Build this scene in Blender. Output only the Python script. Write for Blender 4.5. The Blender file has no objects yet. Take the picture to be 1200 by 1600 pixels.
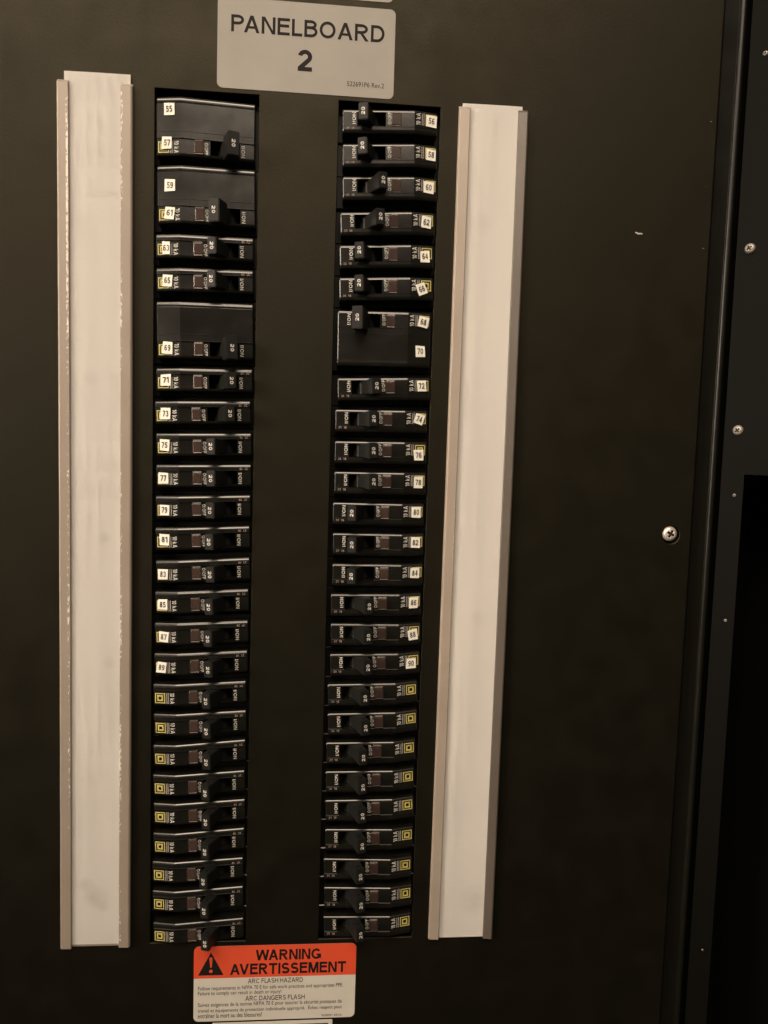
import bpy, bmesh, math, random
from mathutils import Vector, Matrix
random.seed(7)
S = bpy.context.scene
COL = S.collection
MM = 0.001
ZT = 1.5                                   # world height of panel coordinate V = 0 (V runs down, W out of the panel, mm)
def P(X, V, W=0.0):
    return Vector((X*MM, -W*MM, ZT - V*MM))

# ------------------------------------------------------------------ camera
def cvec(v):                               # (X, V, -W) direction -> world
    return Vector((v[0], v[2], -v[1]))
right = cvec((0.9961123, -0.0305509, -0.0826249))
down = cvec((0.0234843, 0.9960884, -0.0851850))
fwd = cvec((0.0849042, 0.0829134, 0.9929334))
cam_data = bpy.data.cameras.new('camera')
cam = bpy.data.objects.new('camera', cam_data); COL.objects.link(cam)
rot = Matrix((right, -down, -fwd)).transposed()
cam.matrix_world = Matrix.Translation(P(118.536, 195.607, 467.772)) @ rot.to_4x4()
cam_data.sensor_fit = 'VERTICAL'; cam_data.sensor_height = 24.0; cam_data.sensor_width = 18.0
cam_data.lens = 18.0
cam_data.clip_start = 0.01; cam_data.clip_end = 50
S.camera = cam

# ------------------------------------------------------------------ world, lamp, exposure
world = bpy.data.worlds.new('World'); S.world = world; world.use_nodes = True
wb = world.node_tree.nodes['Background']
wb.inputs[0].default_value = (1.0, 0.80, 0.58, 1); wb.inputs[1].default_value = 0.03
lamp_data = bpy.data.lights.new('ceiling_lamp', 'AREA')
lamp_data.shape = 'RECTANGLE'; lamp_data.size = 1.80; lamp_data.size_y = 0.95
lamp_data.energy = 61; lamp_data.color = (1.0, 0.815, 0.63)
lamp = bpy.data.objects.new('ceiling_lamp', lamp_data); COL.objects.link(lamp)
lamp.location = P(-260, -1330, 1380)
aim = P(150, 190, 0) - lamp.location
lamp.rotation_euler = aim.to_track_quat('-Z', 'Y').to_euler()
side_data = bpy.data.lights.new('added_side_fill', 'AREA')  # added fill light, not a lamp of the room; lifts mid-panel brightness
side_data.shape = 'DISK'; side_data.size = 0.8; side_data.spread = math.radians(29)
side_data.energy = 1.75; side_data.color = (1.0, 0.83, 0.66)
added_side_fill = bpy.data.objects.new('added_side_fill', side_data); COL.objects.link(added_side_fill)
added_side_fill.location = P(-1500, -150, 900)
added_side_fill.rotation_euler = (P(180, 235, 0) - added_side_fill.location).to_track_quat('-Z', 'Y').to_euler()
vs = S.view_settings
vs.view_transform = 'Standard'; vs.look = 'None'; vs.exposure = 0; vs.gamma = 1; vs.use_curve_mapping = False
S.render.engine = 'CYCLES'
S.render.resolution_x = 768; S.render.resolution_y = 1024

# ------------------------------------------------------------------ materials
def mat(name, col, rough=0.5, metal=0.0, spec=0.5, bump=0.0, bscale=600, rvar=0.0, cvar=0.0, cscale=60, trans=0.0, coat=0.0, tint=None):
    m = bpy.data.materials.new(name); m.use_nodes = True
    nt = m.node_tree; b = nt.nodes['Principled BSDF']
    b.inputs['Base Color'].default_value = (*col, 1)
    b.inputs['Roughness'].default_value = rough
    b.inputs['Metallic'].default_value = metal
    b.inputs['Specular IOR Level'].default_value = spec
    b.inputs['Transmission Weight'].default_value = trans
    b.inputs['Coat Weight'].default_value = coat
    if tint: b.inputs['Specular Tint'].default_value = (*tint, 1)
    tc = nt.nodes.new('ShaderNodeTexCoord')
    if bump:
        n = nt.nodes.new('ShaderNodeTexNoise'); n.inputs['Scale'].default_value = bscale; n.inputs['Detail'].default_value = 3
        bp = nt.nodes.new('ShaderNodeBump'); bp.inputs['Strength'].default_value = bump; bp.inputs['Distance'].default_value = 0.0004
        nt.links.new(tc.outputs['Object'], n.inputs['Vector']); nt.links.new(n.outputs['Fac'], bp.inputs['Height'])
        nt.links.new(bp.outputs['Normal'], b.inputs['Normal'])
    if rvar:
        n = nt.nodes.new('ShaderNodeTexNoise'); n.inputs['Scale'].default_value = 45; n.inputs['Detail'].default_value = 6
        mr = nt.nodes.new('ShaderNodeMapRange'); mr.inputs[1].default_value = 0.3; mr.inputs[2].default_value = 0.7
        mr.inputs[3].default_value = max(0.02, rough-rvar); mr.inputs[4].default_value = min(1, rough+rvar)
        nt.links.new(tc.outputs['Object'], n.inputs['Vector']); nt.links.new(n.outputs['Fac'], mr.inputs[0])
        nt.links.new(mr.outputs[0], b.inputs['Roughness'])
    if cvar:
        n = nt.nodes.new('ShaderNodeTexNoise'); n.inputs['Scale'].default_value = cscale; n.inputs['Detail'].default_value = 5
        mx = nt.nodes.new('ShaderNodeMix'); mx.data_type = 'RGBA'
        mx.inputs[6].default_value = (*[c*(1-cvar) for c in col], 1); mx.inputs[7].default_value = (*[min(1, c*(1+cvar)) for c in col], 1)
        mr = nt.nodes.new('ShaderNodeMapRange'); mr.inputs[1].default_value = 0.3; mr.inputs[2].default_value = 0.7
        nt.links.new(tc.outputs['Object'], n.inputs['Vector']); nt.links.new(n.outputs['Fac'], mr.inputs[0])
        nt.links.new(mr.outputs[0], mx.inputs[0]); nt.links.new(mx.outputs[2], b.inputs['Base Color'])
    return m

M = {}
M['cover'] = mat('powder_coated_steel', (0.0024, 0.0021, 0.0012), 0.57, spec=0.305, tint=(1, .90, .64), bump=0.22, bscale=700, rvar=0.06, cvar=0.10, cscale=25)
M['frame'] = mat('enclosure_paint', (0.005, 0.0048, 0.0033), 0.36, spec=0.32, bump=0.05, bscale=700, rvar=0.04)
M['side'] = mat('side_panel_paint', (0.0022, 0.0021, 0.0013), 0.62, spec=0.08, bump=0.05, bscale=700)
M['dark'] = mat('dark_interior', (0.0012, 0.0012, 0.0012), 0.9, spec=0.05)
M['case'] = mat('black_moulded_plastic', (0.0065, 0.006, 0.0045), 0.25, spec=0.85, bump=0.03, bscale=1200, rvar=0.05, cvar=0.15, cscale=120)
M['shoulder'] = mat('black_case_side', (0.006, 0.0055, 0.0045), 0.45, spec=0.25)
M['toggle'] = mat('black_toggle_plastic', (0.011, 0.011, 0.010), 0.42, spec=0.28, bump=0.05, bscale=1200, rvar=0.06)
M['hole'] = mat('toggle_hole_shade', (0.003, 0.003, 0.003), 0.8, spec=0.1)
M['print'] = mat('white_print', (0.60, 0.58, 0.54), 0.6, cvar=0.22, cscale=700)
M['print_dim'] = mat('small_print', (0.30, 0.29, 0.27), 0.6, cvar=0.3, cscale=1200)
M['print_red'] = mat('date_print', (0.26, 0.20, 0.17), 0.6, cvar=0.3, cscale=1200)
M['yellow'] = mat('yellow_print', (0.44, 0.38, 0.12), 0.55, cvar=0.12, cscale=700)
M['lens'] = mat('trip_window_lens', (0.12, 0.078, 0.066), 0.2, spec=0.5, trans=0.6)
M['lens_rim'] = mat('trip_window_rim', (0.05, 0.038, 0.032), 0.3, spec=0.5)
M['lens_end_glint'] = mat('trip_window_end_glint', (0.30, 0.26, 0.23), 0.3, spec=0.5)  # lighter colour paints the bright internal reflection at the lens ends
M['flag'] = mat('trip_flag', (0.026, 0.016, 0.013), 0.5, cvar=0.25, cscale=300)
M['sticker'] = mat('sticker_paper', (0.80, 0.78, 0.70), 0.75, spec=0.25, cvar=0.05, cscale=250)
M['ink'] = mat('black_ink', (0.013, 0.011, 0.010), 0.6, spec=0.12)
M['ink_thin'] = mat('small_black_ink', (0.018, 0.016, 0.014), 0.6, spec=0.12)
M['card'] = mat('paper_card', (0.85, 0.83, 0.80), 0.85, spec=0.08, bump=0.0, bscale=9, cvar=0.007, cscale=22)
M['label'] = mat('label_vinyl', (0.295, 0.28, 0.255), 0.6, spec=0.2, cvar=0.05, cscale=40, bump=0.05, bscale=500)
M['label_white'] = mat('label_white_vinyl', (0.55, 0.525, 0.47), 0.6, spec=0.2, cvar=0.04, cscale=40)
M['orange'] = mat('orange_vinyl', (0.62, 0.072, 0.028), 0.6, spec=0.3, cvar=0.05, cscale=40)
M['steel'] = mat('zinc_screw', (0.66, 0.60, 0.53), 0.38, metal=0.55, rvar=0.08)
M['dull_screw'] = mat('dull_screw', (0.36, 0.33, 0.29), 0.4, metal=0.5, rvar=0.08)
M['recess'] = mat('screw_recess', (0.05, 0.04, 0.035), 0.6, metal=0.5)
M['chip'] = mat('bare_scuff', (0.45, 0.42, 0.38), 0.5)

def add_smudges(m, spots):
    nt = m.node_tree; b = nt.nodes['Principled BSDF']; L = nt.links.new
    tc = nt.nodes.new('ShaderNodeTexCoord'); src = b.inputs['Base Color'].links[0].from_socket
    n = nt.nodes.new('ShaderNodeTexNoise'); n.inputs['Scale'].default_value = 160; n.inputs['Detail'].default_value = 5; L(tc.outputs['Object'], n.inputs['Vector'])
    for X, V, r, amt in spots:
        d = nt.nodes.new('ShaderNodeVectorMath'); d.operation = 'DISTANCE'; L(tc.outputs['Object'], d.inputs[0]); d.inputs[1].default_value = L3(X, V, 1.2)
        mr = nt.nodes.new('ShaderNodeMapRange'); mr.inputs[1].default_value = r*MM*.15; mr.inputs[2].default_value = r*MM; mr.inputs[3].default_value = amt*1.7; mr.inputs[4].default_value = 0; L(d.outputs['Value'], mr.inputs[0])
        mu = nt.nodes.new('ShaderNodeMath'); mu.operation = 'MULTIPLY'; L(mr.outputs[0], mu.inputs[0]); L(n.outputs['Fac'], mu.inputs[1])
        mx = nt.nodes.new('ShaderNodeMix'); mx.data_type = 'RGBA'; L(mu.outputs[0], mx.inputs[0]); L(src, mx.inputs[6]); mx.inputs[7].default_value = (0.42, 0.40, 0.39, 1)
        src = mx.outputs[2]
    L(src, b.inputs['Base Color'])
def L3(x, v, w):
    return Vector((x*MM, -w*MM, -v*MM))
def lip_material(name, bands, k=1.0):
    """clear-grey plastic lip with whitish adhesive flecks along the inner edge"""
    m = mat(name, (0.27, 0.24, 0.21), 0.5, metal=0.08, spec=0.9, bump=0.05, bscale=300, rvar=0.06)
    nt = m.node_tree; b = nt.nodes['Principled BSDF']; L = nt.links.new
    tc = nt.nodes.new('ShaderNodeTexCoord'); sep = nt.nodes.new('ShaderNodeSeparateXYZ'); L(tc.outputs['Object'], sep.inputs[0])
    mp = nt.nodes.new('ShaderNodeMapping'); mp.inputs['Scale'].default_value = (900, 100, 480); L(tc.outputs['Object'], mp.inputs[0])
    n = nt.nodes.new('ShaderNodeTexNoise'); n.inputs['Scale'].default_value = 1.0; n.inputs['Detail'].default_value = 2; L(mp.outputs[0], n.inputs['Vector'])
    big = nt.nodes.new('ShaderNodeTexNoise'); big.inputs['Scale'].default_value = 14; L(tc.outputs['Object'], big.inputs['Vector'])
    add = nt.nodes.new('ShaderNodeMath'); add.operation = 'ADD'; L(n.outputs['Fac'], add.inputs[0]); L(big.outputs['Fac'], add.inputs[1])
    th = nt.nodes.new('ShaderNodeMapRange'); th.inputs[1].default_value = 1.06; th.inputs[2].default_value = 1.16; L(add.outputs[0], th.inputs[0])
    tot = None
    for (x, w, amt) in bands:
        d = nt.nodes.new('ShaderNodeMath'); d.operation = 'SUBTRACT'; L(sep.outputs[0], d.inputs[0]); d.inputs[1].default_value = x*MM
        a = nt.nodes.new('ShaderNodeMath'); a.operation = 'ABSOLUTE'; L(d.outputs[0], a.inputs[0])
        c = nt.nodes.new('ShaderNodeMapRange'); c.inputs[1].default_value = w*MM*0.6; c.inputs[2].default_value = w*MM; c.inputs[3].default_value = amt; c.inputs[4].default_value = 0
        L(a.outputs[0], c.inputs[0])
        if tot is None: tot = c.outputs[0]
        else:
            s = nt.nodes.new('ShaderNodeMath'); s.operation = 'ADD'; L(tot, s.inputs[0]); L(c.outputs[0], s.inputs[1]); tot = s.outputs[0]
    mu = nt.nodes.new('ShaderNodeMath'); mu.operation = 'MULTIPLY'; mu.use_clamp = True; L(tot, mu.inputs[0]); L(th.outputs[0], mu.inputs[1])
    n2 = nt.nodes.new('ShaderNodeTexNoise'); n2.inputs['Scale'].default_value = 30; n2.inputs['Detail'].default_value = 6; L(tc.outputs['Object'], n2.inputs['Vector'])
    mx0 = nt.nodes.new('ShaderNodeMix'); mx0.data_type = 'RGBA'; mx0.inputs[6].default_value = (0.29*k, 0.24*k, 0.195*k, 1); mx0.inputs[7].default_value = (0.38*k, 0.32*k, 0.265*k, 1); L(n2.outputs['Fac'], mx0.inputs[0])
    mx = nt.nodes.new('ShaderNodeMix'); mx.data_type = 'RGBA'; mx.inputs[7].default_value = (0.8, 0.76, 0.68, 1); L(mu.outputs[0], mx.inputs[0]); L(mx0.outputs[2], mx.inputs[6])
    L(mx.outputs[2], b.inputs['Base Color'])
    return m

# ------------------------------------------------------------------ helpers
def link_mesh(name, me, parent=None, loc=None):
    o = bpy.data.objects.new(name, me); COL.objects.link(o)
    if parent: o.parent = parent
    if loc is not None: o.location = loc
    return o
def tag(o, label=None, cat=None, group=None, kind=None):
    if label: o['label'] = label
    if cat: o['category'] = cat
    if group: o['group'] = group
    if kind: o['kind'] = kind
    return o
def empty(name, loc):
    o = bpy.data.objects.new(name, None); COL.objects.link(o); o.location = loc; o.empty_display_size = 0.01
    return o
def bm_mesh(name, bm, mats):
    bmesh.ops.recalc_face_normals(bm, faces=bm.faces)
    me = bpy.data.meshes.new(name); bm.to_mesh(me); bm.free()
    for m in (mats if isinstance(mats, (list, tuple)) else [mats]): me.materials.append(m)
    return me
def L3(x, v, w):                           # local mm (right, down, out) -> blender local
    return Vector((x*MM, -w*MM, -v*MM))
def add_box(bm, x0, x1, v0, v1, w0, w1, bev=0.0, seg=2, mi=0):
    r = bmesh.ops.create_cube(bm, size=1.0)
    vs_ = r['verts']
    c = L3((x0+x1)/2, (v0+v1)/2, (w0+w1)/2)
    for v in vs_:
        v.co = Vector((v.co.x*abs(x1-x0)*MM, v.co.y*abs(w1-w0)*MM, v.co.z*abs(v1-v0)*MM)) + c
    fs = set(f for v in vs_ for f in v.link_faces)
    for f in fs: f.material_index = mi
    if bev:
        es = list(set(e for v in vs_ for e in v.link_edges))
        bmesh.ops.bevel(bm, geom=es, offset=bev*MM, segments=seg, affect='EDGES', profile=0.5)

_tc = {}
def text_tris(s, bold=0.0):
    """vertices (2-D, normalised to the box 0..1 on both axes) and faces of a line of lettering, plus its aspect"""
    key = (s, bold)
    if key in _tc: return _tc[key]
    cu = bpy.data.curves.new('lettering_curve', 'FONT'); cu.body = s; cu.size = 1.0; cu.offset = bold; cu.resolution_u = 4
    cu.fill_mode = 'FRONT'
    o = bpy.data.objects.new('lettering_curve', cu); COL.objects.link(o)
    dg = bpy.context.evaluated_depsgraph_get(); dg.update()
    me = bpy.data.meshes.new_from_object(o.evaluated_get(dg))
    bpy.data.objects.remove(o); bpy.data.curves.remove(cu)
    vv = [(v.co.x, v.co.y) for v in me.vertices]; ff = [tuple(p.vertices) for p in me.polygons]
    bpy.data.meshes.remove(me)
    x0 = min(v[0] for v in vv); x1 = max(v[0] for v in vv); y0 = min(v[1] for v in vv); y1 = max(v[1] for v in vv)
    res = ([((x-x0)/(x1-x0), (y-y0)/(y1-y0)) for x, y in vv], ff, x0, x1, y0, y1)
    _tc[key] = res
    return res
def glyph(c, t):
    """plain grotesque letter of cap height 1 and pen width t: (width, list of polygons)"""
    P_ = []; h = t/2
    def rect(a, b, c_, d): P_.append([(a, b), (c_, b), (c_, d), (a, d)])
    def arc(cx, cy, rx, ry, a0, a1, n=None):
        n = n or max(4, int(abs(a1-a0)/15))
        pts = []
        for i in range(n+1):
            a = math.radians(a0+(a1-a0)*i/n); pts.append(((cx+(rx+h)*math.cos(a), cy+(ry+h)*math.sin(a)), (cx+(rx-h)*math.cos(a), cy+(ry-h)*math.sin(a))))
        for (p, q), (r, s_) in zip(pts, pts[1:]): P_.append([p, r, s_, q])
    def diag(xb, xt, y0=0.0, y1=1.0, k=1.12): P_.append([(xb, y0), (xb+k*t, y0), (xt+k*t, y1), (xt, y1)])
    k = 1.12*t
    if c == 'A': w = .98; diag(0, w/2-k/2); diag(w-k, w/2-k/2); rect(.23*w, .24, .77*w, .24+.85*t)
    elif c in 'PR':
        w = .82 if c == 'P' else .90; e = .80 if c == 'P' else .83; m = .42
        rect(0, 0, t, 1); rect(t, 1-t, .42, 1); rect(t, m, .42, m+t); arc(.42, (1+m)/2, e-.42-h, (1-m)/2-h, -90, 90)
        if c == 'R': P_.append([(.34, m), (.36+k, m), (w, 0), (w-1.15*k, 0)])
    elif c == 'B':
        w = .84; rect(0, 0, t, 1); m = .47
        for y0, y1, e in ((m, 1, .78), (0, m+t, .84)): arc(.42, (y0+y1)/2, e-.42-h, (y1-y0)/2-h, -90, 90)
        rect(t, 1-t, .42, 1); rect(t, m, .42, m+t); rect(t, 0, .42, t)
    elif c == 'D': w = .88; rect(0, 0, t, 1); rect(t, 1-t, .4, 1); rect(t, 0, .4, t); arc(.4, .5, w-.4-h, .5-h, -90, 90)
    elif c == 'N': w = .87; rect(0, 0, t, 1); rect(w-t, 0, w, 1); P_.append([(t*.2, 1), (t*1.2, 1), (w-t*.2, 0), (w-t*1.2, 0)])
    elif c in 'EF':
        w = .78 if c == 'E' else .72; rect(0, 0, t, 1); rect(t, 1-t, w, 1); rect(t, .46, w-.05, .46+t)
        if c == 'E': rect(t, 0, w, t)
    elif c == 'L': w = .66; rect(0, 0, t, 1); rect(t, 0, w, t)
    elif c == 'O': w = 1.02; arc(w/2, .5, w/2-h, .5-h, 0, 360)
    elif c == '0': w = .64; arc(w/2, .5, w/2-h, .5-h, 0, 360)
    elif c == 'C': w = .95; arc(.5, .5, .5-h, .5-h, 42, 318)
    elif c == 'G': w = 1.0; arc(.51, .5, .51-h, .5-h, 42, 330); rect(w-t, .1, w, .5); rect(.55, .5-t*.9, w, .5)
    elif c == 'I': w = t; rect(0, 0, t, 1)
    elif c == 'H': w = .86; rect(0, 0, t, 1); rect(w-t, 0, w, 1); rect(t, .46, w-t, .46+t)
    elif c == 'T': w = .84; rect(0, 1-t, w, 1); rect(w/2-h, 0, w/2+h, 1-t)
    elif c == 'V': w = .96; diag(w/2-k/2, 0); diag(w/2-k/2, w-k)
    elif c == 'W': w = 1.36; diag(.3-k/2+.04, 0); diag(.3-k/2+.04, w/2-k/2); diag(w-.34-k/2, w/2-k/2); diag(w-.34-k/2, w-k)
    elif c == 'M': w = 1.02; rect(0, 0, t, 1); rect(w-t, 0, w, 1); P_.append([(t*.1, 1), (t*1.35, 1), (w/2+h, 0), (w/2-h, 0)]); P_.append([(w-t*1.35, 1), (w-t*.1, 1), (w/2+h, 0), (w/2-h, 0)])
    elif c == 'S':
        w = .82; r1 = (1-t)/4; arc(.41, 1-h-r1, .38-h, r1, 25, 270); arc(.41, h+r1, .41-h, r1, 90, -155)
    elif c == 'Z': w = .8; rect(0, 1-t, w, 1); rect(0, 0, w, t); P_.append([(0, t), (k, t), (w, 1-t), (w-k, 1-t)])
    elif c == '1': w = .40; rect(w-t, 0, w, 1); P_.append([(w-t, 1), (w-t, 1-1.3*t), (0, .70), (0, .70+.9*t)])
    elif c == '2': w = .66; arc(.33, .68, .33-h, .32-h, 170, -40); ca, sa = math.cos(math.radians(-40)), math.sin(math.radians(-40)); P_.append([(0, t*.95), (k*1.35, t*.95), (.33+.33*ca, .68+.32*sa), (.33+(.33-t)*ca, .68+(.32-t)*sa)]); rect(0, 0, w, t)
    elif c == '3': w = .64; arc(.31, .745-h*.5, .29-h, .255-h*.5, 160, -90); arc(.32, .265+h*.3, .32-h, .265-h*.7, 90, -160)
    elif c == '4': w = .70; rect(w-.14-t, 0, w-.14, 1); rect(0, .24, w, .24+t*.9); P_.append([(0, .24), (k*.9, .24), (w-.14, 1), (w-.14-t, 1)])
    elif c == '5': w = .65; rect(.10, 1-t, w-.04, 1); P_.append([(.04, .45), (.04+t, .5), (.10+t, 1), (.10, 1)]); arc(.31, .32, .34-h, .32-h, 130, -155)
    elif c in '69':
        w = .65; arc(.325, .315, .325-h, .315-h, 0, 360); arc(.37, .5, .37-h, .5-h, 50, 180)
        if c == '9': P_[:] = [[(w-x, 1-y) for x, y in p] for p in P_]
    elif c == '7': w = .62; rect(0, 1-t, w, 1); P_.append([(.14, 0), (.14+k, 0), (w, 1-t), (w-k, 1-t)])
    elif c == '8': w = .65; arc(.325, .74, .27-h, .26-h, 0, 360); arc(.325, .27, .325-h, .27-h, 0, 360)
    elif c == '/': w = .36; diag(0, w-k*.8, k=.8)
    elif c == 'k': w = .68; rect(0, 0, t, 1); P_.append([(t, .20), (t, .20+k*1.1), (w-k*1.1, .74), (w, .74)]); P_.append([(.26, .44), (.26+k*.6, .54), (w, 0), (w-k*1.0, 0)])
    else: w = .22
    return w, P_
def stroke_text(s, t, gap=.20):
    if len(s) > 6: gap = .13
    if s.isdigit() and len(s) == 2: gap = .15
    key = (s, 'stroke', t)
    if key in _tc: return _tc[key]
    x = 0; vv = []; ff = []; n_ = 0
    for i_, c in enumerate(s):
        w, ps = glyph(c, t)
        for p in ps:
            ff.append(tuple(range(len(vv), len(vv)+len(p)))); vv += [(x+a, b, n_ % 7) for a, b in p]; n_ += 1
        pair = s[i_:i_+2]
        x += w + gap*(1 if t < .2 else .8) - (.15 if pair in ('AV', 'WA', 'PA', 'LA') else .0)
    x -= gap*(1 if t < .2 else .8)
    _tc[key] = ([(a/x, b, n_) for a, b, n_ in vv], ff)
    return _tc[key]
def text_into(bm, s, fn, bold=0.0, mi=0, stroke=None):
    """fn maps normalised (a along reading, b up the letters) to a blender local point"""
    if stroke:
        vv, ff = stroke_text(s, stroke); start = len(bm.verts)
        vs_ = []
        for a, b, n_ in vv: vs_.append(bm.verts.new(fn(a, b) + Vector((0, -n_*.004*MM, 0))))
    else:
        vv, ff = text_tris(s, bold)[:2]
        vs_ = [bm.verts.new(fn(a, b)) for a, b in vv]
    for f in ff:
        try:
            q = bm.faces.new([vs_[i] for i in f]); q.material_index = mi
        except ValueError: pass
def text_flat(bm, s, x0, x1, v_base, v_top, w, bold=0.0, mi=0, slope=0.0, stroke=None):
    text_into(bm, s, lambda a, b: L3(x0+(x1-x0)*a, v_base+(v_top-v_base)*b + slope*(x1-x0)*a, w), bold, mi, stroke)

def rounded_rect_pts(x0, x1, v0, v1, r, n=6):
    pts = []
    for cx, cv, a0 in ((x1-r, v0+r, -90), (x1-r, v1-r, 0), (x0+r, v1-r, 90), (x0+r, v0+r, 180)):
        for i in range(n+1):
            a = math.radians(a0 + 90*i/n); pts.append((cx+r*math.cos(a), cv+r*math.sin(a)))
    return pts
def slab(bm, pts, w0, w1, mi=0):
    a = [bm.verts.new(L3(x, v, w1)) for x, v in pts]; b = [bm.verts.new(L3(x, v, w0)) for x, v in pts]
    f = bm.faces.new(a); f.material_index = mi
    f = bm.faces.new(b[::-1]); f.material_index = mi
    for i in range(len(pts)):
        j = (i+1) % len(pts); f = bm.faces.new((a[i], b[i], b[j], a[j])); f.material_index = mi

# ------------------------------------------------------------------ dead-front cover with its two long openings
OL = (19.3, 79.1, -6.1, 510.0); OR = (124.5, 185.1, -6.0, 509.9)
SCX, SCV, SCR = 341.6, 245.2, 6.2          # counterbored hole for the cover screw
def build_cover():
    bm = bmesh.new()
    xs = [-260, OL[0], OL[1], OR[0], OR[1], SCX-11, SCX+11, 354.2]
    vv = [-330, -6.05, 234, 256, 509.95, 900]
    cache = {}
    def vert(x, v, w):
        k = (round(x, 3), round(v, 3), round(w, 3))
        if k not in cache: cache[k] = bm.verts.new(L3(*k))
        return cache[k]
    T = 1.6
    holes = []
    for i in range(len(xs)-1):
        for j in range(len(vv)-1):
            x0, x1, v0, v1 = xs[i], xs[i+1], vv[j], vv[j+1]
            mx, mv = (x0+x1)/2, (v0+v1)/2
            inside = lambda O: O[0] < mx < O[1] and O[2] < mv < O[3]
            if inside(OL) or inside(OR): continue
            if abs(mx-SCX) < 1 and abs(mv-245) < 5:
                N = 32; ring = []; sq = []
                for k in range(N):
                    a = 2*math.pi*k/N + math.pi/N*0; c, s_ = math.cos(a), math.sin(a)
                    t = min(11/abs(c) if abs(c) > 1e-6 else 1e9, 11/abs(s_) if abs(s_) > 1e-6 else 1e9)
                    ring.append((SCX+SCR*c, 245+SCR*s_)); sq.append((SCX+t*c, 245+t*s_))
                for w in (0,):
                    for k in range(N):
                        n = (k+1) % N
                        bm.faces.new((vert(*sq[k], w), vert(*sq[n], w), vert(*ring[n], w), vert(*ring[k], w)))
                for k in range(N):
                    n = (k+1) % N
                    mid0 = (SCX+(SCR-.5)*math.cos(2*math.pi*k/N), 245+(SCR-.5)*math.sin(2*math.pi*k/N))
                    mid1 = (SCX+(SCR-.5)*math.cos(2*math.pi*n/N), 245+(SCR-.5)*math.sin(2*math.pi*n/N))
                    bm.faces.new((vert(*ring[k], 0), vert(*ring[n], 0), vert(*mid1, -.35), vert(*mid0, -.35)))
                    bm.faces.new((vert(*mid0, -.35), vert(*mid1, -.35), vert(*mid1, -3.0), vert(*mid0, -3.0)))
                bm.faces.new([vert(SCX+(SCR-.5)*math.cos(2*math.pi*k/N), 245+(SCR-.5)*math.sin(2*math.pi*k/N), -3.0) for k in range(N)])
                continue
            bm.faces.new((vert(x0, v0, 0), vert(x1, v0, 0), vert(x1, v1, 0), vert(x0, v1, 0)))
    # edges of the sheet: opening returns with a small rounded lip, and the right-hand outer edge
    for O in (OL, OR):
        x0, x1, v0, v1 = O[0], O[1], -6.05, 509.95
        cs = [(x0, v0), (x1, v0), (x1, v1), (x0, v1)]
        ins = [(x0+.35, v0+.35), (x1-.35, v0+.35), (x1-.35, v1-.35), (x0+.35, v1-.35)]
        for k in range(4):
            n = (k+1) % 4
            bm.faces.new((vert(*cs[k], 0), vert(*cs[n], 0), vert(*ins[n], -.35), vert(*ins[k], -.35)))
            bm.faces.new((vert(*ins[k], -.35), vert(*ins[n], -.35), vert(*ins[n], -T), vert(*ins[k], -T)))
    x = 354.2
    pr = [(354.2, 0), (355.0, -.3), (355.4, -1.0), (355.4, -14)]
    for k in range(3):
        bm.faces.new((vert(pr[k][0], -330, pr[k][1]), vert(pr[k+1][0], -330, pr[k+1][1]), vert(pr[k+1][0], 900, pr[k+1][1]), vert(pr[k][0], 900, pr[k][1])))
    return bm_mesh('dead_front_cover', bm, M['cover'])
ORIGIN = P(0, 0, 0)
cover = empty('panel_cover', P(120, 900, 0))
tag(cover, 'large dark brown-black steel cover plate with two long slots for the breakers', 'panel cover')
def under(name, me, parent, X=0, V=0, W=0):
    """child mesh given in panel coordinates"""
    o = link_mesh(name, me, parent)
    o.location = P(X, V, W) - parent.location
    return o
under('cover_plate', build_cover(), cover)

# interior box behind the openings
bm = bmesh.new(); add_box(bm, -60, 330, -120, 700, -75, -72)
tag(link_mesh('enclosure_back_wall', bm_mesh('enclosure_back_wall', bm, M['dark']), None, P(0, 0, 0)), 'black back wall deep inside the cabinet', 'cabinet wall', kind='structure')

# screw with a real cross recess
def screw_mesh(r=4.7, h=2.2):
    bm = bmesh.new(); prof = [(0, h), (r*.35, h*.97), (r*.62, h*.86), (r*.82, h*.66), (r*.95, h*.36), (r, 0.0), (r*.9, -1.0)]
    N = 32; rows = []
    for rr, hh in prof:
        if rr == 0: rows.append([bm.verts.new(L3(0, 0, hh))])
        else: rows.append([bm.verts.new(L3(rr*math.cos(2*math.pi*k/N), rr*math.sin(2*math.pi*k/N), hh)) for k in range(N)])
    for i in range(len(rows)-1):
        for k in range(N):
            n = (k+1) % N
            if len(rows[i]) == 1: bm.faces.new((rows[i][0], rows[i+1][k], rows[i+1][n]))
            else: bm.faces.new((rows[i][k], rows[i+1][k], rows[i+1][n], rows[i][n]))
    bm.faces.new(rows[-1][::-1])
    a = link_mesh('tmp_head', bm_mesh('tmp_head', bm, [M['steel'], M['recess']]))
    cb = bmesh.new(); t = r*.15; l = r*.52
    pts = [(t, t), (l, t), (l, -t), (t, -t), (t, -l), (-t, -l), (-t, -t), (-l, -t), (-l, t), (-t, t), (-t, l), (t, l)]
    slab(cb, pts, h*.35, h+2, 1)
    c = link_mesh('tmp_cut', bm_mesh('tmp_cut', cb, [M['steel'], M['recess']]))
    md = a.modifiers.new('cut', 'BOOLEAN'); md.object = c; md.operation = 'DIFFERENCE'; md.solver = 'EXACT'
    dg = bpy.context.evaluated_depsgraph_get(); dg.update()
    me = bpy.data.meshes.new_from_object(a.evaluated_get(dg)); me.name = 'screw_head'
    bpy.data.objects.remove(a); bpy.data.objects.remove(c)
    for p in me.polygons: p.use_smooth = p.material_index == 0
    return me
screw_me = screw_mesh()
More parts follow.
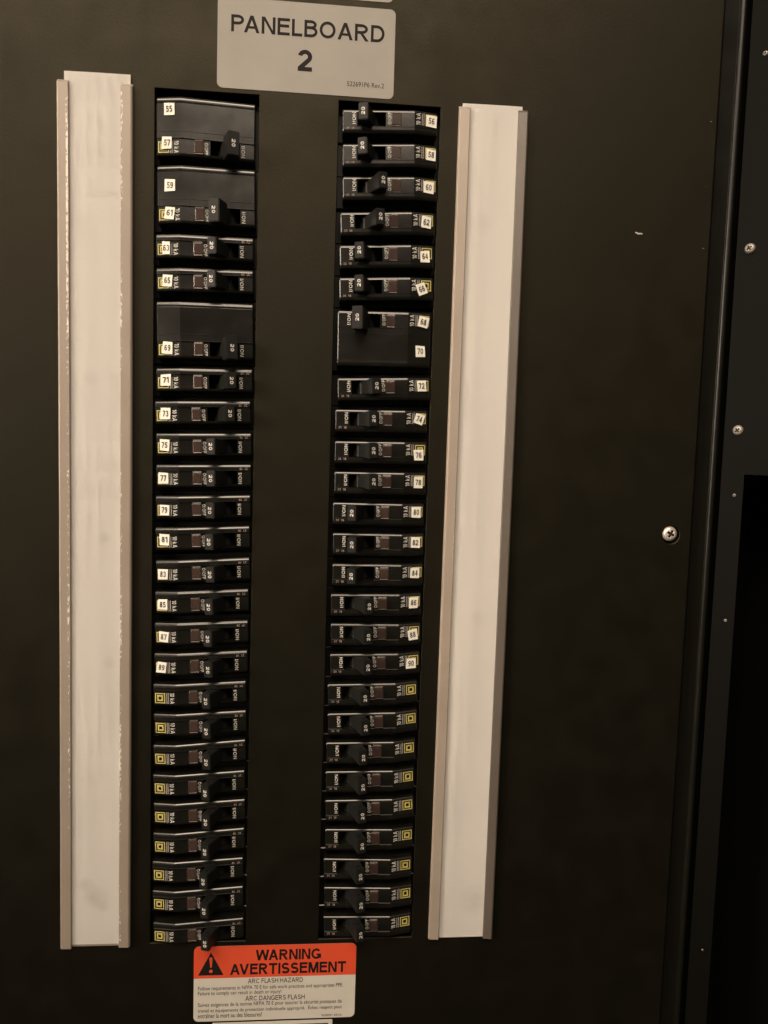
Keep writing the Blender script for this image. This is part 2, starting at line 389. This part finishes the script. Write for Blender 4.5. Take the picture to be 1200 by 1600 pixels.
sc = under('screw', screw_me, cover, SCX-.6, SCV-.9, -.6); sc.rotation_euler = (0, math.radians(28), 0)
tag(sc, 'bright zinc cross-head screw in a round recess')

def chip_mesh(pts, h=.12):
    bm = bmesh.new(); slab(bm, pts, 0, h); return bm_mesh('paint_scuff', bm, M['chip'])
s1 = under('paint_scuff', chip_mesh([(-2.6, -.5), (-1.4, -.6), (-.4, .0), (1.0, -.2), (2.4, .1), (2.5, .6), (.9, .5), (-.6, .8), (-1.5, .2)]), cover, 309.5, 60, .05)
for X, V, k in ((351.0, 66.9, .22), (350.9, -8.3, .16), (350.6, 30, .10)):
    c = under('paint_scuff', s1.data, cover, X, V, .05); c.scale = (k, 1, k*1.3)

# ------------------------------------------------------------------ right-hand frame and folded side panel
frame = empty('enclosure_frame', P(362, 900, -2))
tag(frame, 'narrow black steel frame post with a rounded highlight edge right of the cover', 'frame')
def extrude_profile(prof, v0, v1, name, m, smooth=True, nv=1):
    bm = bmesh.new(); rows = []
    for i in range(nv+1):
        v = v0+(v1-v0)*i/nv; rows.append([bm.verts.new(L3(x, v, w)) for x, w in prof])
    for i in range(nv):
        for k in range(len(prof)-1):
            bm.faces.new((rows[i][k], rows[i][k+1], rows[i+1][k+1], rows[i+1][k]))
    me = bm_mesh(name, bm, m)
    if smooth:
        for p in me.polygons: p.use_smooth = p.area < 2.0*1.0e-3*(v1-v0)*MM
    return me
prof = [(357.4, -18), (357.4, -4.2), (366.6, -4.2)]
for k in range(0, 15):
    a = math.radians(172 - 12*k); prof.append((368.8+2.15*math.cos(a), -4.3+2.15*math.sin(a)))
prof += [(370.95, -24)]
under('post', extrude_profile(prof, -330, 900, 'post', M['frame']), frame)

# side panel: folded sheet turned towards the viewer, with a tall black opening in its lower half
side = empty('side_panel', P(373, 900, 0))
tag(side, 'dark angled side panel at the right edge with small screws and a tall black cut-out', 'side panel')
ang = math.radians(45)
SPM = Matrix.Translation(P(373.2, 0, -1.5) - side.location) @ Matrix.Rotation(ang*-1, 4, 'Z')
def side_part(name, me):
    o = link_mesh(name, me, side); o.matrix_local = SPM; return o
bm = bmesh.new()
slab(bm, [(0, -330), (170, -330), (170, 205.2), (13.6, 205.2), (13.6, 900), (0, 900)], -.5, 0)
side_part('sheet', bm_mesh('sheet', bm, M['side']))
bm = bmesh.new(); add_box(bm, 371.0, 383, -330, 900, -9, -7)  # near-black strip added to stand in for the shade in this gap
under('gap_shade_strip', bm_mesh('gap_shade_strip', bm, M['dark']), frame)
bm = bmesh.new(); add_box(bm, 5, 175, 198, 900, -60, -58); add_box(bm, 4, 5, 198, 900, -58, -1.6); add_box(bm, 5.01, 175, 197, 198, -58, -1.6)
side_part('compartment', bm_mesh('compartment', bm, M['dark']))
small_screw = screw_mesh(3.2, 2.2)
small_screw.materials[0] = M['dull_screw']
for xx, V, k in ((8.0, 66.8, 1.0), (8.2, 177.8, 1.0), (8.6, 218.5, .32), (8.4, 298.6, .30), (8.2, 520.5, .2), (9.2, -47.5, .5)):
    o = link_mesh('screw', small_screw, side)
    o.matrix_local = SPM @ Matrix.Translation(L3(xx, V, .15)) @ Matrix.Rotation(math.radians(17*V % 90), 4, 'Y') @ Matrix.Diagonal((k, k, k, 1))

# ------------------------------------------------------------------ label holders and their paper strips
def holder(name, x0, x1, lipl, lipr, v0, v1, slope_r, bands, label, X0, tilt_l=0.0, tilt_r=0.0, kl=1.0, kr=1.0):
    t = empty(name, P((x0+x1)/2, v1, 0)); tag(t, label, 'label holder', 'clear label holders beside the breaker columns')
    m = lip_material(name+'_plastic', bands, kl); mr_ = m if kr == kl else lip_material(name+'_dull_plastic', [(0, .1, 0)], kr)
    bm = bmesh.new(); add_box(bm, x0+.6, x1-.6, v0+.5, v1-.3, .1, .9)
    under('backing', bm_mesh('backing', bm, m), t)
    def lip(pr, nm, m=m):
        bm = bmesh.new(); n = 26; rows = []
        for i in range(n+1):
            v = v0+(v1-v0)*(i-1)/(n-1) if i > 1 else (v0, v0+1.9)[i]
            if i == 0: q_ = [(x, w*.38) for x, w in pr]
            else: q_ = pr
            dx = .35*math.sin(math.pi*i/n) + random.uniform(-.05, .05)
            rows.append([bm.verts.new(L3(x+dx, v, w)) for x, w in q_])
        for i in range(n):
            for k in range(len(pr)):
                bm.faces.new((rows[i][k], rows[i][(k+1) % len(pr)], rows[i+1][(k+1) % len(pr)], rows[i+1][k]))
        bm.faces.new(rows[0]); bm.faces.new(rows[-1][::-1])
        return under(nm, bm_mesh(nm, bm, m), t)
    tl, tr = tilt_l, tilt_r                # outer edge lowered (+) or raised (-)
    lip([(x0, .05), (x0, 1.9-tl), (x0+.4, 2.65-tl), (x0+1.1, 3.0-tl), (lipl-.35, 2.95), (lipl, 2.6), (lipl, 1.75), (x0+1.6, 1.6-tl*.5), (x0+1.6, .05)], 'lip')
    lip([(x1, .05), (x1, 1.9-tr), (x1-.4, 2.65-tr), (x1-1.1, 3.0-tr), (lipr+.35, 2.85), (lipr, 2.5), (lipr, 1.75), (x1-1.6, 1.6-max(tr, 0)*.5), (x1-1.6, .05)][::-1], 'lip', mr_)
    return t
holder('label_holder', -34.4, 7.7, -27.6, 0.95, -6.3, 510.3, .15, [(-28.5, .75, .8), (1.75, .8, .7)],
       'long label holder with fleck-marked grey side lips, left of the breaker columns', 0, tilt_l=.1, tilt_r=.15, kl=.86, kr=.86)
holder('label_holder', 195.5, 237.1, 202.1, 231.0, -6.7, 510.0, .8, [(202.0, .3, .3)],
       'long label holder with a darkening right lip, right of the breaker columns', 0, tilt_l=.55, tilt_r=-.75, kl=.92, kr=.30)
add_smudges(M['card'], [(-13, 478, 9, .28), (-9, 484, 5, .24), (-19, 470, 6, .25), (-8, 254, 5, .22), (-12, 30, 7, .12), (-5, 330, 5, .15), (225, 485, 12, .22), (212, 60, 8, .10), (220, 300, 7, .10), (-16, 160, 6, .12)])
def card(x0, x1, xb0, xb1, v0, v1, w, label, tilt):
    bm = bmesh.new(); n = 30; rows = []
    for i in range(n+1):
        t = i/n; v = v0+(v1-v0)*t
        row = []
        for k in range(7):
            s = k/6; x = x0+(x1-x0)*s
            ww = w + .18*math.sin(3.1*s)*(1-.4*t) + .05*math.sin(9*t+2*s)
            row.append(bm.verts.new(L3(x, v + (tilt*(s-.5) if i == 0 else 0), ww)))
        rows.append(row)
    for i in range(n):
        for k in range(6): bm.faces.new((rows[i][k], rows[i][k+1], rows[i+1][k+1], rows[i+1][k]))
    g = bmesh.ops.solidify(bm, geom=bm.faces[:], thickness=-.12*MM)
    me = bm_mesh('paper_strip', bm, M['card'])
    o = link_mesh('paper_strip', me, None, P(0, 0, 0)); tag(o, label, 'paper strip', 'blank paper strips in the label holders')
    return o
card(-30.4, 6.3, 0, 0, -11.2, 508.6, 1.25, 'blank cream paper strip poking out above the left label holder', -.3)
card(197.6, 233.6, 0, 0, -8.6, 509.6, 1.25, 'blank cream paper strip almost flush in the right label holder', -.3)

# ------------------------------------------------------------------ signs
def sign(name, x0, x1, v0, v1, r, m, label, roll=0.0):
    t = empty(name, P((x0+x1)/2, v1, 0)); tag(t, label, 'label')
    bm = bmesh.new(); slab(bm, rounded_rect_pts(x0, x1, v0, v1, r), .05, .25)
    under('plate', bm_mesh('plate', bm, m), t)
    return t
pb = sign('panelboard_label', 54.5, 156.5, -58.3, -8.3, 3.2, M['label'], 'beige label reading PANELBOARD 2 above the breaker columns')
for nm, args, kw, mm in (('title_lettering', ('PANELBOARD', 62.2, 150.3, -39.5, -48.9, .32), dict(stroke=.175), 'ink'),
                         ('number_lettering', ('2', 100.5, 108.7, -20.5, -32.4, .32), dict(stroke=.20), 'ink'),
                         ('small_print', ('522691P6 Rev.2', 129.2, 150.8, -14.0, -16.7, .32), {}, 'ink_thin')):
    bm = bmesh.new(); text_flat(bm, *args, **kw); under(nm, bm_mesh(nm, bm, M[mm]), pb)
sign('upper_label', 54.0, 154.8, -112, -62.0, 3.2, M['label'], 'corner of another beige label peeking in above the PANELBOARD 2 label')

wl = sign('arc_flash_label', 46.8, 149.3, 512.7, 563.0, 3.2, M['label_white'], 'orange and white WARNING AVERTISSEMENT arc flash label below the breakers')
bm = bmesh.new()
top = [p for p in rounded_rect_pts(46.75, 149.35, 512.65, 563, 3.2) if p[1] < 520] + []
pts = [(149.35, 534.0), (46.75, 534.0)]
rr = rounded_rect_pts(46.75, 149.35, 512.65, 563, 3.2)
pts = rr[0:7] + [(149.35, 534.0), (46.75, 534.0)] + rr[21:28]
slab(bm, pts, .2, .28)
under('orange_header', bm_mesh('orange_header', bm, M['orange']), wl)
bm = bmesh.new()
slab(bm, [(57.4, 516.6), (65.4, 531.9), (49.4, 531.9)], .29, .31)
text_flat(bm, 'WARNING', 85.4, 126.8, 522.7, 515.6, .34, stroke=.21)
text_flat(bm, 'AVERTISSEMENT', 69.4, 143.0, 532.0, 524.7, .34, stroke=.21)
text_flat(bm, 'ARC FLASH HAZARD', 80.7, 115.6, 538.0, 534.9, .30, stroke=.155)
text_flat(bm, 'ARC DANGERS FLASH', 79.3, 117.0, 549.7, 546.5, .30, stroke=.155)
for s, a, b, vb, vt in (('Follow requirements in NFPA 70 E for safe work practices and appropriate PPE.', 49.5, 141.4, 542.7, 539.4),
                        ('Failure to comply can result in death or injury!', 49.5, 102.0, 546.0, 542.7),
                        ('Suivez exigences de la norme NFPA 70 E pour assurer la s\u00e9curit\u00e9 pratiques de', 49.6, 140.9, 553.8, 550.4),
                        ('travail et \u00e9quipements de protection individuelle appropri\u00e9.  \u00c9chec respect peut', 49.6, 141.0, 557.5, 553.9),
                        ('entra\u00eener la mort ou des blessures!', 49.6, 89.9, 560.7, 557.6),
                        ('9200091 REVA', 128.0, 141.1, 562.0, 560.5)):
    text_flat(bm, s, a, b, vb, vt, .30, 0.006, 1)
under('lettering', bm_mesh('lettering', bm, [M['ink'], M['ink_thin']]), wl)
bm = bmesh.new()                            # exclamation mark knocked out of the triangle
slab(bm, [(56.4, 520.4), (57.0, 519.9), (57.8, 519.9), (58.4, 520.4), (57.9, 526.8), (57.0, 526.8)], .315, .33)
slab(bm, [(57.4+1.15*math.cos(a*math.pi/6), 529.2+1.15*math.sin(a*math.pi/6)) for a in range(12)], .315, .33)
under('exclamation_mark', bm_mesh('exclamation_mark', bm, M['orange']), wl)
lo = sign('lower_label', 58.6, 135.2, 564.2, 604, .8, M['label_white'], 'top edge of a white label with a dark band under the arc flash label')
bm = bmesh.new(); add_box(bm, 61, 132.5, 566.6, 580, .2, .3)
under('dark_band', bm_mesh('dark_band', bm, M['ink_thin']), lo)

# ------------------------------------------------------------------ circuit breakers
U0, U1, UK = 0.0, 55.8, 13.9
def h_at(u):
    if u < UK: return .8+(3.7-.8)*u/UK
    return 3.7+(.3-3.7)*(u-UK)/(U1-UK)
SL0, SL1 = 30.6, 47.4
def case_mesh(double):
    """nose with rounded shoulders, sunken printed field and an open slot; v runs down, w outward"""
    bm = bmesh.new(); cache = {}
    top = [(0, None), (0, -2.1), (.03, -1.35), (.12, -.82), (.62, -.44), (1.27, -.145), (1.95, 0)]
    if not double:
        H = 13.5; sv = (3.9, 12.0); f = -.5
        sec = top + [(3.4, 0), (3.55, .2), (3.75, .2), (3.9, f), (12.0, f), (12.5, f-.11), (12.98, f-.32), (13.35, f-.61), (13.46, f-1.2), (13.5, f-1.8), (13.5, None)]
    else:
        H = 32.55; sv = (22.95, 31.05); f = -.8
        sec = top + [(2.7, 0), (3.0, -.3), (3.35, -.12), (3.6, -.3), (18.7, -.3), (18.85, -.1), (19.05, -.1), (19.2, -.3), (22.45, -.3), (22.6, -.08), (22.8, -.08), (22.95, f), (31.05, f), (31.55, f-.11), (32.03, f-.32), (32.4, f-.61), (32.51, f-1.2), (32.55, f-1.8), (32.55, None)]
    vc = H/2
    us = [0, .5, UK, SL0, SL1, U1-.5, U1]
    def wof(i, u):
        d = sec[i][1]
        if d is None: return -14.0
        e = -.35 if u in (0, U1) else 0
        return h_at(u)+d+e
    def vert(i, u):
        k = (i, u)
        if k not in cache: cache[k] = bm.verts.new(L3(u-27.9, sec[i][0]-vc, wof(i, u)))
        return cache[k]
    for a in range(len(us)-1):
        for i in range(len(sec)-1):
            if us[a] == SL0 and abs(sec[i][0]-sv[0]) < 1e-6 and abs(sec[i+1][0]-sv[1]) < 1e-6: continue
            bm.faces.new((vert(i, us[a]), vert(i, us[a+1]), vert(i+1, us[a+1]), vert(i+1, us[a])))
    for u in (0, U1):
        bm.faces.new([vert(i, u) for i in range(len(sec))])
    # slot walls and floor
    i0 = [k for k, s in enumerate(sec) if abs(s[0]-sv[0]) < 1e-6][-1]; i1 = i0+1
    tp = [vert(i0, SL0), vert(i0, SL1), vert(i1, SL1), vert(i1, SL0)]
    bt = [bm.verts.new(L3(u-27.9, v-vc, -12.5)) for u, v in ((SL0, sv[0]), (SL1, sv[0]), (SL1, sv[1]), (SL0, sv[1]))]
    for k in range(4):
        n = (k+1) % 4; bm.faces.new((tp[k], tp[n], bt[n], bt[k]))
    bm.faces.new(bt)
    # lower case, a step wider than the nose, seen in the gaps between neighbours
    n0 = len(bm.faces)
    add_box(bm, -4.2-27.9, 62.0-27.9, -2.6-vc, H+2.6-vc, -50, -9, .4, 1, 1)
    me = bm_mesh('case', bm, [M['case'], M['shoulder']])
    return me, vc, H
def bmap(vc, off=0.07, base=-.5):
    return lambda u, v: L3(u-27.9, v-vc, h_at(u)+base+off)
def side_text(bm, s, u_lo, u_hi, v0, v1, mp, bold=0.0, mi=0, stroke=None):
    """letters read downwards, their tops towards +u"""
    text_into(bm, s, lambda a, b: mp(u_lo+(u_hi-u_lo)*b, v0+(v1-v0)*a), bold, mi, stroke)
def drape_quad(bm, u0, u1, v0, v1, mp, mi=0):
    f = bm.faces.new([bm.verts.new(mp(u, v)) for u, v in ((u0, v0), (u1, v0), (u1, v1), (u0, v1))]); f.material_index = mi
def ring(bm, u0, u1, v0, v1, t, mp, mi=0):
    drape_quad(bm, u0, u1, v0, v0+t, mp, mi); drape_quad(bm, u0, u1, v1-t, v1, mp, mi)
    drape_quad(bm, u0, u0+t, v0+t, v1-t, mp, mi); drape_quad(bm, u1-t, u1, v0+t, v1-t, mp, mi)
def lettering_mesh(double, vc, which):
    bm = bmesh.new(); o = 19.05 if double else 0.0
    mp = bmap(vc, .07, -.8 if double else -.5)
    if which == 'rating_lettering':
        side_text(bm, '10 kA', 10.2, 12.9, o+5.3, o+12.0, mp, stroke=.15)
        r = random.Random(3)                # two rows of tiny worn print beside the emblem
        for u in (7.9, 8.9):
            v = o+5.4
            while v < o+11.8:
                l = r.uniform(.22, .5); drape_quad(bm, u, u+.62, v, v+l, mp, 1); v += l+.14
    elif which == 'off_lettering':
        side_text(bm, 'O/OFF', 27.4, 29.4, o+5.2, o+11.9, mp, stroke=.16)
    else:
        side_text(bm, 'I/ON', 48.2, 50.2, o+5.2, o+11.7, mp, stroke=.16)
        if not double:
            mt = bmap(vc, .07, 0.0)
            for s, a, b in (('18', 49.0, 50.8), ('31', 52.2, 54.0)):
                text_into(bm, s, lambda p, q, a=a, b=b: mt(b-(b-a)*p, 2.0+1.35*q), 0, 2, stroke=.16)
    return bm_mesh(which, bm, [M['print'], M['print_dim'], M['print_red']])
LETS = ('rating_lettering', 'off_lettering', 'on_lettering')
def emblem_mesh(double, vc):
    bm = bmesh.new(); o = 19.05 if double else 0.0
    mp = bmap(vc, .06, -.8 if double else -.5)
    u0, u1, v0, v1 = .9, 7.2, o+5.5, o+11.8
    ring(bm, u0, u1, v0, v1, .60, mp)
    ring(bm, u0+1.32, u1-1.32, v0+1.32, v1-1.32, .92, mp)
    drape_quad(bm, u0+1.05, u1-1.05, v0+1.12, v0+1.31, mp)
    return bm_mesh('emblem', bm, M['yellow'])
def window_mesh(double, vc):
    bm = bmesh.new(); o = 19.05 if double else 0.0
    b = h_at(24.1)-(.8 if double else .5)
    add_box(bm, 22.0-27.9, 26.5-27.9, o+4.5-vc, o+11.4-vc, b-.15, b+.12, 0, 1, 1)
    add_box(bm, 21.7-27.9, 26.8-27.9, o+4.62-vc, o+11.23-vc, b+.02, b+.8, .36, 2, 0)
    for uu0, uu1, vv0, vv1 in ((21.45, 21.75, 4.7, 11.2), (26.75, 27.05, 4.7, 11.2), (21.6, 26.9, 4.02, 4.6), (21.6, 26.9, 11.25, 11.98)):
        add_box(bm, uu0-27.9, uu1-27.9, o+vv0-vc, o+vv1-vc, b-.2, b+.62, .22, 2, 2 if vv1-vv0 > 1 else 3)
    return bm_mesh('trip_window', bm, [M['lens'], M['flag'], M['lens_rim'], M['lens_end_glint']])
def toggle_mesh(double):
    bm = bmesh.new()
    hx0, hx1 = (3.9, 3.3) if double else (3.5, 2.75)
    hz0, hz1, r1 = (3.8, 6.6, 20.6) if double else (3.8, 4.75, 20.6)
    lv = [(5.0, hx0+.6, 3.8), (9.5, hx0, 3.8), (10.2, hx0-.05, hz1 if double else 4.0), (r1, hx1, hz1)]
    rows = [[bm.verts.new(Vector((sx*x*MM, -w*MM, sz*z*MM))) for sx, sz in ((-1, -1), (1, -1), (1, 1), (-1, 1))] for w, x, z in lv]
    for i in range(len(rows)-1):
        for k in range(4):
            n = (k+1) % 4; bm.faces.new((rows[i][k], rows[i][n], rows[i+1][n], rows[i+1][k]))
    tip = bm.faces.new(rows[-1])
    bmesh.ops.bevel(bm, geom=list(tip.edges)+[e for k in range(4) for e in rows[-1][k].link_edges if e not in tip.edges], offset=.45*MM, segments=2, affect='EDGES')
    N = 20                                   # the drum that fills the slot
    for s in (0,):
        a = [bm.verts.new(Vector((6.0*math.sin(math.radians(-100+200*k/N))*MM, -6.0*math.cos(math.radians(-100+200*k/N))*MM, 3.75*MM))) for k in range(N+1)]
        b = [bm.verts.new(v.co - Vector((0, 0, 7.5*MM))) for v in a]
        for k in range(N): bm.faces.new((a[k], a[k+1], b[k+1], b[k]))
        bm.faces.new(a); bm.faces.new(b[::-1])
    for z, sg in ((hz1, 1), (hz1, -1)):      # dark disc painted for an eye hole's shade, top and bottom near tip
        t = (15.5-10.2)/(20.6-10.2); zz = (lv[2][2]+(hz1-lv[2][2])*t+.06)*sg
        vs_ = [bm.verts.new(Vector((.95*math.cos(k*math.pi/6)*MM, (-16.2+.95*math.sin(k*math.pi/6))*MM, (zz+.0)*MM))) for k in range(12)]
        f = bm.faces.new(vs_); f.material_index = 1
    return bm_mesh('toggle', bm, [M['toggle'], M['hole']])
def rating_mesh(double):
    bm = bmesh.new()
    text_into(bm, '20', lambda a, b: Vector(((-1.05+2.1*b)*MM, -20.68*MM, (2.1-4.2*a)*MM)), stroke=.19)
    return bm_mesh('rating_number', bm, M['print'])

SINGLE = dict(zip(('case', 'vc', 'H'), case_mesh(False))); DOUBLE = dict(zip(('case', 'vc', 'H'), case_mesh(True)))
for D, dbl in ((SINGLE, False), (DOUBLE, True)):
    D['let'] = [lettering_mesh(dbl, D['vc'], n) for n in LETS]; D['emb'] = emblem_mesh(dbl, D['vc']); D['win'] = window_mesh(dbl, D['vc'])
    D['tog'] = toggle_mesh(dbl); D['rat'] = rating_mesh(dbl); D['tv'] = 7.95 + (19.05 if dbl else 0)

LEFT_ROWS = {0: (20.6, -0.6, 76.7, -0.7), 2: (21.4, 37.3, 77.3, 36.3), 4: (20.7, 76.0, 77.0, 75.1), 5: (21.1, 95.0, 77.0, 93.6), 6: (21.4, 114.3, 77.6, 113.2), 8: (21.6, 152.7, 77.3, 151.2), 9: (20.9, 172.0, 76.6, 170.0), 10: (21.5, 190.9, 77.6, 189.1), 11: (21.6, 209.5, 77.9, 207.8), 12: (21.6, 228.2, 77.7, 226.3), 13: (21.6, 247.3, 77.4, 245.1), 14: (21.9, 267.2, 77.9, 264.4), 15: (21.4, 286.2, 77.5, 283.8), 16: (21.5, 305.2, 77.5, 303.3), 17: (21.5, 324.1, 77.2, 322.1), 18: (21.0, 343.1, 76.6, 341.1), 19: (21.6, 361.9, 76.7, 359.8), 20: (21.5, 381.4, 76.7, 378.5), 21: (21.1, 400.3, 76.7, 398.1), 22: (21.8, 418.6, 76.8, 416.8), 23: (21.9, 437.7, 76.6, 435.3), 24: (21.2, 456.1, 76.1, 454.7), 25: (21.5, 474.9, 76.4, 473.6), 26: (22.0, 495.6, 77.1, 494.4)}
RIGHT_ROWS = {0: (127.8, -1.2, 182.6, -2.4), 1: (128.2, 18.2, 183.1, 16.4), 2: (128.7, 36.8, 183.8, 35.1), 3: (127.8, 57.4, 183.2, 55.1), 4: (128.0, 76.6, 183.1, 74.1), 5: (128.4, 95.3, 183.2, 93.0), 6: (128.0, 114.5, 182.8, 114.0), 8: (128.9, 154.4, 183.6, 152.4), 9: (127.9, 173.1, 182.7, 172.3), 10: (128.4, 192.1, 182.6, 191.3), 11: (128.8, 210.6, 182.7, 210.0), 12: (128.2, 229.4, 182.2, 229.1), 13: (128.7, 248.3, 182.8, 247.7), 14: (128.8, 267.4, 183.1, 266.4), 15: (128.1, 286.1, 182.7, 284.7), 16: (128.5, 304.9, 183.0, 303.6), 17: (128.6, 324.1, 183.2, 321.9), 18: (127.7, 343.1, 182.2, 340.5), 19: (128.2, 361.9, 182.7, 359.0), 20: (127.4, 380.4, 182.5, 378.1), 21: (127.5, 399.2, 182.5, 397.0), 22: (127.9, 418.1, 182.6, 415.5), 23: (128.2, 437.0, 183.0, 435.7), 24: (127.9, 456.1, 182.3, 455.1), 25: (128.3, 475.2, 183.3, 474.1), 26: (128.8, 494.8, 183.3, 493.3)}
# paper number stickers: number -> (X, V, clockwise turn in degrees, width, height)
STICK = {55: (28.1, 6.5, -2), 57: (27.0, 25.0, 1), 59: (28.9, 48.7, 1), 61: (28.8, 64.1, 6), 63: (27.0, 84.0, 0), 65: (27.7, 102.3, 2), 69: (28.0, 140.9, 4), 71: (27.2, 159.7, -2), 73: (27.2, 179.3, 1), 75: (26.7, 197.8, 2), 77: (26.1, 217.4, 0), 79: (27.0, 236.3, 1), 81: (27.1, 254.2, 0), 83: (26.3, 275.2, 1), 85: (26.2, 293.7, 0), 87: (27.1, 313.4, 3), 89: (25.9, 332.3, 6),
         56: (179.4, 3.2, 2), 58: (179.8, 22.4, 2), 60: (179.0, 41.2, 1), 62: (178.3, 61.3, 4), 64: (178.2, 81.1, -6), 66: (176.9, 100.3, -24), 68: (178.6, 119.6, 9), 70: (177.2, 136.9, -3), 72: (178.8, 157.6, -6), 74: (178.1, 177.5, 17), 76: (178.4, 199.3, -3), 78: (178.7, 215.9, 0), 80: (178.2, 234.2, 0), 82: (178.3, 252.9, 2), 84: (178.6, 271.8, 1), 86: (178.4, 290.3, 1), 88: (178.6, 310.5, -11), 90: (178.1, 328.7, -2)}
ORD = ['first', 'second', 'third', 'fourth', 'fifth', 'sixth', 'seventh', 'eighth', 'ninth']

def place_breaker(row, col):
    left = col == 'left'
    x0, va, x1, vb = (LEFT_ROWS if left else RIGHT_ROWS)[row]
    double = (row in (0, 2, 6)) if left else row == 6
    D = DOUBLE if double else SINGLE
    base_no = 55+2*row if left else 56+2*row
    if double and left:
        on = row in (0, 6); nums = [base_no, base_no+2] if row != 6 else [base_no+2]
    elif double: on = True; nums = [base_no, base_no+2]
    else:
        on = (base_no in (71, 73)) if left else base_no in (56, 58, 64, 66, 80, 82, 84)
        nums = [base_no] if base_no <= 90 else []
    cX = (x0+x1)/2; cV = (va+vb)/2 + D['H']/2
    tilt = math.atan2(vb-va, x1-x0)         # clockwise positive
    t = empty('circuit_breaker', P(cX, cV, random.uniform(-.35, .35)))
    t.rotation_euler = (math.radians(random.uniform(-.9, .9)), tilt + (0 if left else math.pi), math.radians(random.uniform(-.45, .45)))
    side_w = 'left' if left else 'right'
    st = 'ON' if on else 'OFF'
    if double:
        nn = ' and '.join(str(n) for n in nums)
        lab = 'wide two-space black breaker with paper number %s in the %s column' % (nn, side_w)
    elif nums:
        lab = 'single black breaker with paper number %d in the %s column, toggle at %s' % (nums[0], side_w, st)
    else:
        k = (row-18)
        if row == 26: lab = 'bottom breaker of the %s column, yellow emblem, no paper number' % side_w
        elif row == 18: lab = 'unnumbered breaker with bare yellow emblem directly below number %d in the %s column' % (89 if left else 90, side_w)
        else: lab = '%s unnumbered breaker with bare yellow emblem below number %d in the %s column' % (ORD[k], 89 if left else 90, side_w)
    tag(t, lab, 'circuit breaker', 'circuit breakers in the %s column' % side_w)
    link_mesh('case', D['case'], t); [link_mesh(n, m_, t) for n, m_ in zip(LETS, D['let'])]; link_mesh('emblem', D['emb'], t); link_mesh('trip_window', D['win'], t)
    tg = link_mesh('toggle', D['tog'], t, L3(39.0-27.9, D['tv']-D['vc'], -7.6))
    sw = (16.5 if on else -16.5) + random.uniform(-.8, .8)
    tg.rotation_euler = (0, 0, math.radians(sw))
    link_mesh('rating_number', D['rat'], tg)
    # number stickers: draped on the nose in breaker coordinates
    c_, s_ = math.cos(tilt), math.sin(tilt)
    for n in nums:
        X, V, a = STICK[n]
        dx, dv = X-cX, V-cV
        lx, lv = dx*c_+dv*s_, -dx*s_+dv*c_
        ww, hh = (5.9, 6.5) if n != 63 else (4.9, 6.9)
        ww += random.uniform(-.2, .2); hh += random.uniform(-.2, .2)
        th = math.radians(a)-tilt
        def loc(p, q, off):                 # p right, q down in sticker mm
            ex, ev = lx+p*math.cos(th)-q*math.sin(th), lv+p*math.sin(th)+q*math.cos(th)
            if not left: ex, ev = -ex, -ev
            u = ex+27.9
            return L3(ex, ev, h_at(max(.2, u)) + off)
        off0 = .1 if not double or n != nums[-1] or left is False else -.15
        bm = bmesh.new()
        j = [random.uniform(-.25, .25) for _ in range(8)]
        cs = [(-ww/2+j[0], -hh/2+j[1]), (ww/2+j[2], -hh/2+j[3]), (ww/2+j[4], hh/2+j[5]), (-ww/2+j[6], hh/2+j[7])]
        curl = [random.uniform(0, .25) for _ in range(4)]
        a_ = [bm.verts.new(loc(p, q, off0+.12+k)) for (p, q), k in zip(cs, curl)]; b_ = [bm.verts.new(loc(p, q, off0+k)) for (p, q), k in zip(cs, curl)]
        bm.faces.new(a_); bm.faces.new(b_[::-1])
        for k in range(4): bm.faces.new((a_[k], b_[k], b_[(k+1) % 4], a_[(k+1) % 4]))
        so = link_mesh('number_sticker', bm_mesh('number_sticker', bm, M['sticker']), t)
        so['label'] = 'small white paper sticker reading %d' % n
        bm = bmesh.new()
        text_into(bm, str(n), lambda p, q: loc(-1.75+3.5*p, 1.65-3.4*q, off0+.40), stroke=.17)
        link_mesh('number', bm_mesh('number', bm, M['ink']), so)
    return t
for r in sorted(LEFT_ROWS): place_breaker(r, 'left')
for r in sorted(RIGHT_ROWS): place_breaker(r, 'right')
